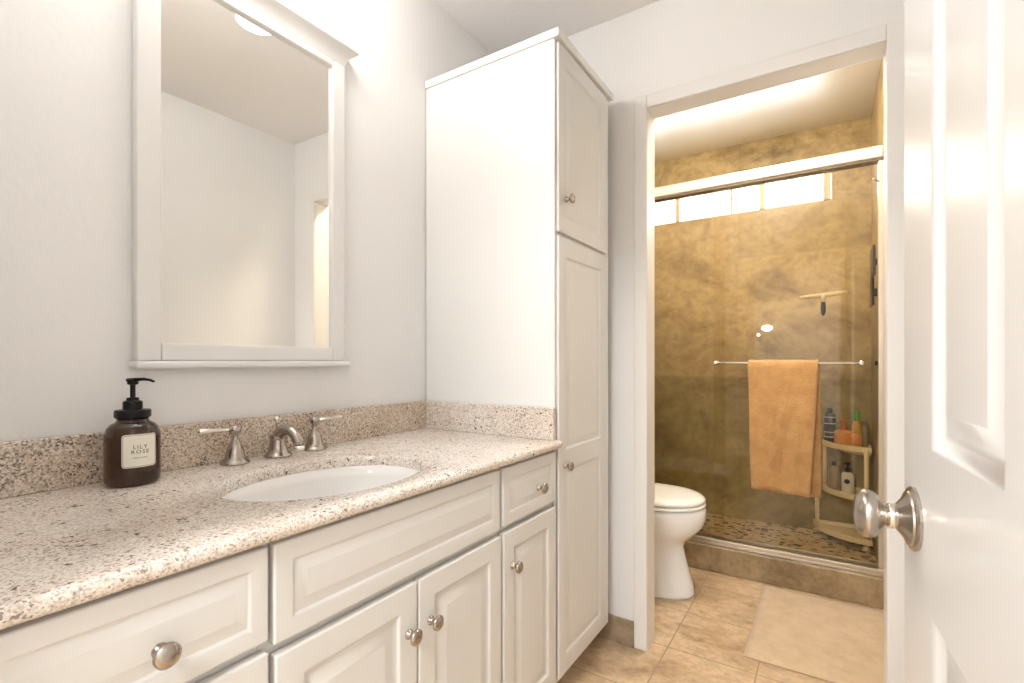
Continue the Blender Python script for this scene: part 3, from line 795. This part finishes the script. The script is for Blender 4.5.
# razor / shaving mirror rack on the right wall
rk = thing('wall_rack', 'slim dark hanging rack on the right wall of the shower', 'rack', (SX1-.002, 3.12, 1.39))
link('rack_frame', boxes((-.030, -.020, -.07, .07, .0, .135), (-.020, 0, -.012, .012, .05, .09)), M_BLACK, rk, bevel=.003)
link('shaving_mirror', boxes((-.028, -.016, -.085, .085, .150, .300)), M_DRK, rk, bevel=.003)
link('rack_hook', boxes((-.026, -.018, -.01, .01, .1355, .1495)), M_BLACK, rk, bevel=.002)
link('rack_clip', boxes((-.016, 0, -.012, .012, .210, .240)), M_BLACK, rk, bevel=.002)

# ------------------------------------------------------------------ bath mat
bm = BM(); mw, ml, n = .475, .698, 20
def mpt(i, j):
    x, y = i/n, j/n
    wav = .006*math.sin(9*x+1)*(y > .97)
    return Vector((mw*x+.003*math.sin(6*y), ml*y+wav-.010*x*y, 0))
tp = [[bm.verts.new(mpt(i, j)+Vector((0, 0, (.010+.0015*math.sin(i*1.1)*math.sin(j*.8)) if 0 < i < n and 0 < j < n else .006))) for i in range(n+1)] for j in range(n+1)]
bt = [[bm.verts.new(mpt(i, j)+Vector((0, 0, .0008))) for i in range(n+1)] for j in range(n+1)]
for j in range(n):
    for i in range(n):
        bm.faces.new((tp[j][i], tp[j][i+1], tp[j+1][i+1], tp[j+1][i])); bm.faces.new((bt[j][i], bt[j+1][i], bt[j+1][i+1], bt[j][i+1]))
for i in range(n):
    bm.faces.new((bt[0][i], bt[0][i+1], tp[0][i+1], tp[0][i])); bm.faces.new((bt[n][i+1], bt[n][i], tp[n][i], tp[n][i+1]))
    bm.faces.new((bt[i+1][0], bt[i][0], tp[i][0], tp[i+1][0])); bm.faces.new((bt[i][n], bt[i+1][n], tp[i+1][n], tp[i][n]))
mt = link('bath_mat', bm, M_MAT, loc=(.985, 2.020, 0), smooth=True)
tag(mt, 'flat beige bath mat lying on the tiles in front of the shower curb', 'rug')

# ------------------------------------------------------------------ lamps and added fill out of the frame
tl = thing('ceiling_dome_light', 'round flush dome ceiling light in the toilet room', 'light fixture', (.90, 2.36, ZT))
link('base', lathe(BM(), [(0, 0), (.16, 0), (.16, -.02), (0, -.02)], 36, T(0, 0, -.001)), M_NICKEL, tl, smooth=False)
link('dome', lathe(BM(), [(0, -.022), (.15, -.022), (.14, -.05), (.10, -.075), (.05, -.088), (0, -.092)], 36), M_TOI, tl, smooth=True)
bl = thing('fill_panel_light', 'added round fill light, unseen in the room behind the doorway', 'light fixture', (1.1, -1.3, ZC))  # unseen light added to send soft fill through the doorway
link('base', lathe(BM(), [(0, 0), (.42, 0), (.42, -.02), (0, -.02)], 40, T(0, 0, -.001)), M_NICKEL, bl)
link('diffuser', lathe(BM(), [(0, -.022), (.40, -.022), (.38, -.05), (.25, -.07), (0, -.08)], 40), M_BED, bl, smooth=True)

gl = thing('floor_lamp', 'globe floor lamp on a slim tall stand in the room behind the doorway', 'lamp', (.582, -1.6, 0))
link('stand', lathe(BM(), [(0, 0), (.13, 0), (.13, .015), (.014, .03), (.012, 1.48), (.03, 1.49), (0, 1.4985)], 24), M_NICKEL, gl, smooth=True)
link('globe_shade', lathe(BM(), [(0, 1.500), (.035, 1.504), (.056, 1.52), (.060, 1.540), (.050, 1.56), (.030, 1.570), (0, 1.573)], 24), M_BEDB, gl, smooth=True)
for ax, az in ((-.10, 1.45), (-.16, 1.49)):
    a_ = link('reading_arm', tube(BM(), [(0, 0, az-.06), (ax*.6, 0, az-.03), (ax, 0, az-.02)], .006, 8), M_NICKEL, gl, smooth=True)
    link('bulb', lathe(BM(), [(0, az-.012), (.011, az-.008), (.014, az+.003), (.009, az+.014), (0, az+.017)], 16, T(ax, 0, 0)), M_BEDB, a_, smooth=True)
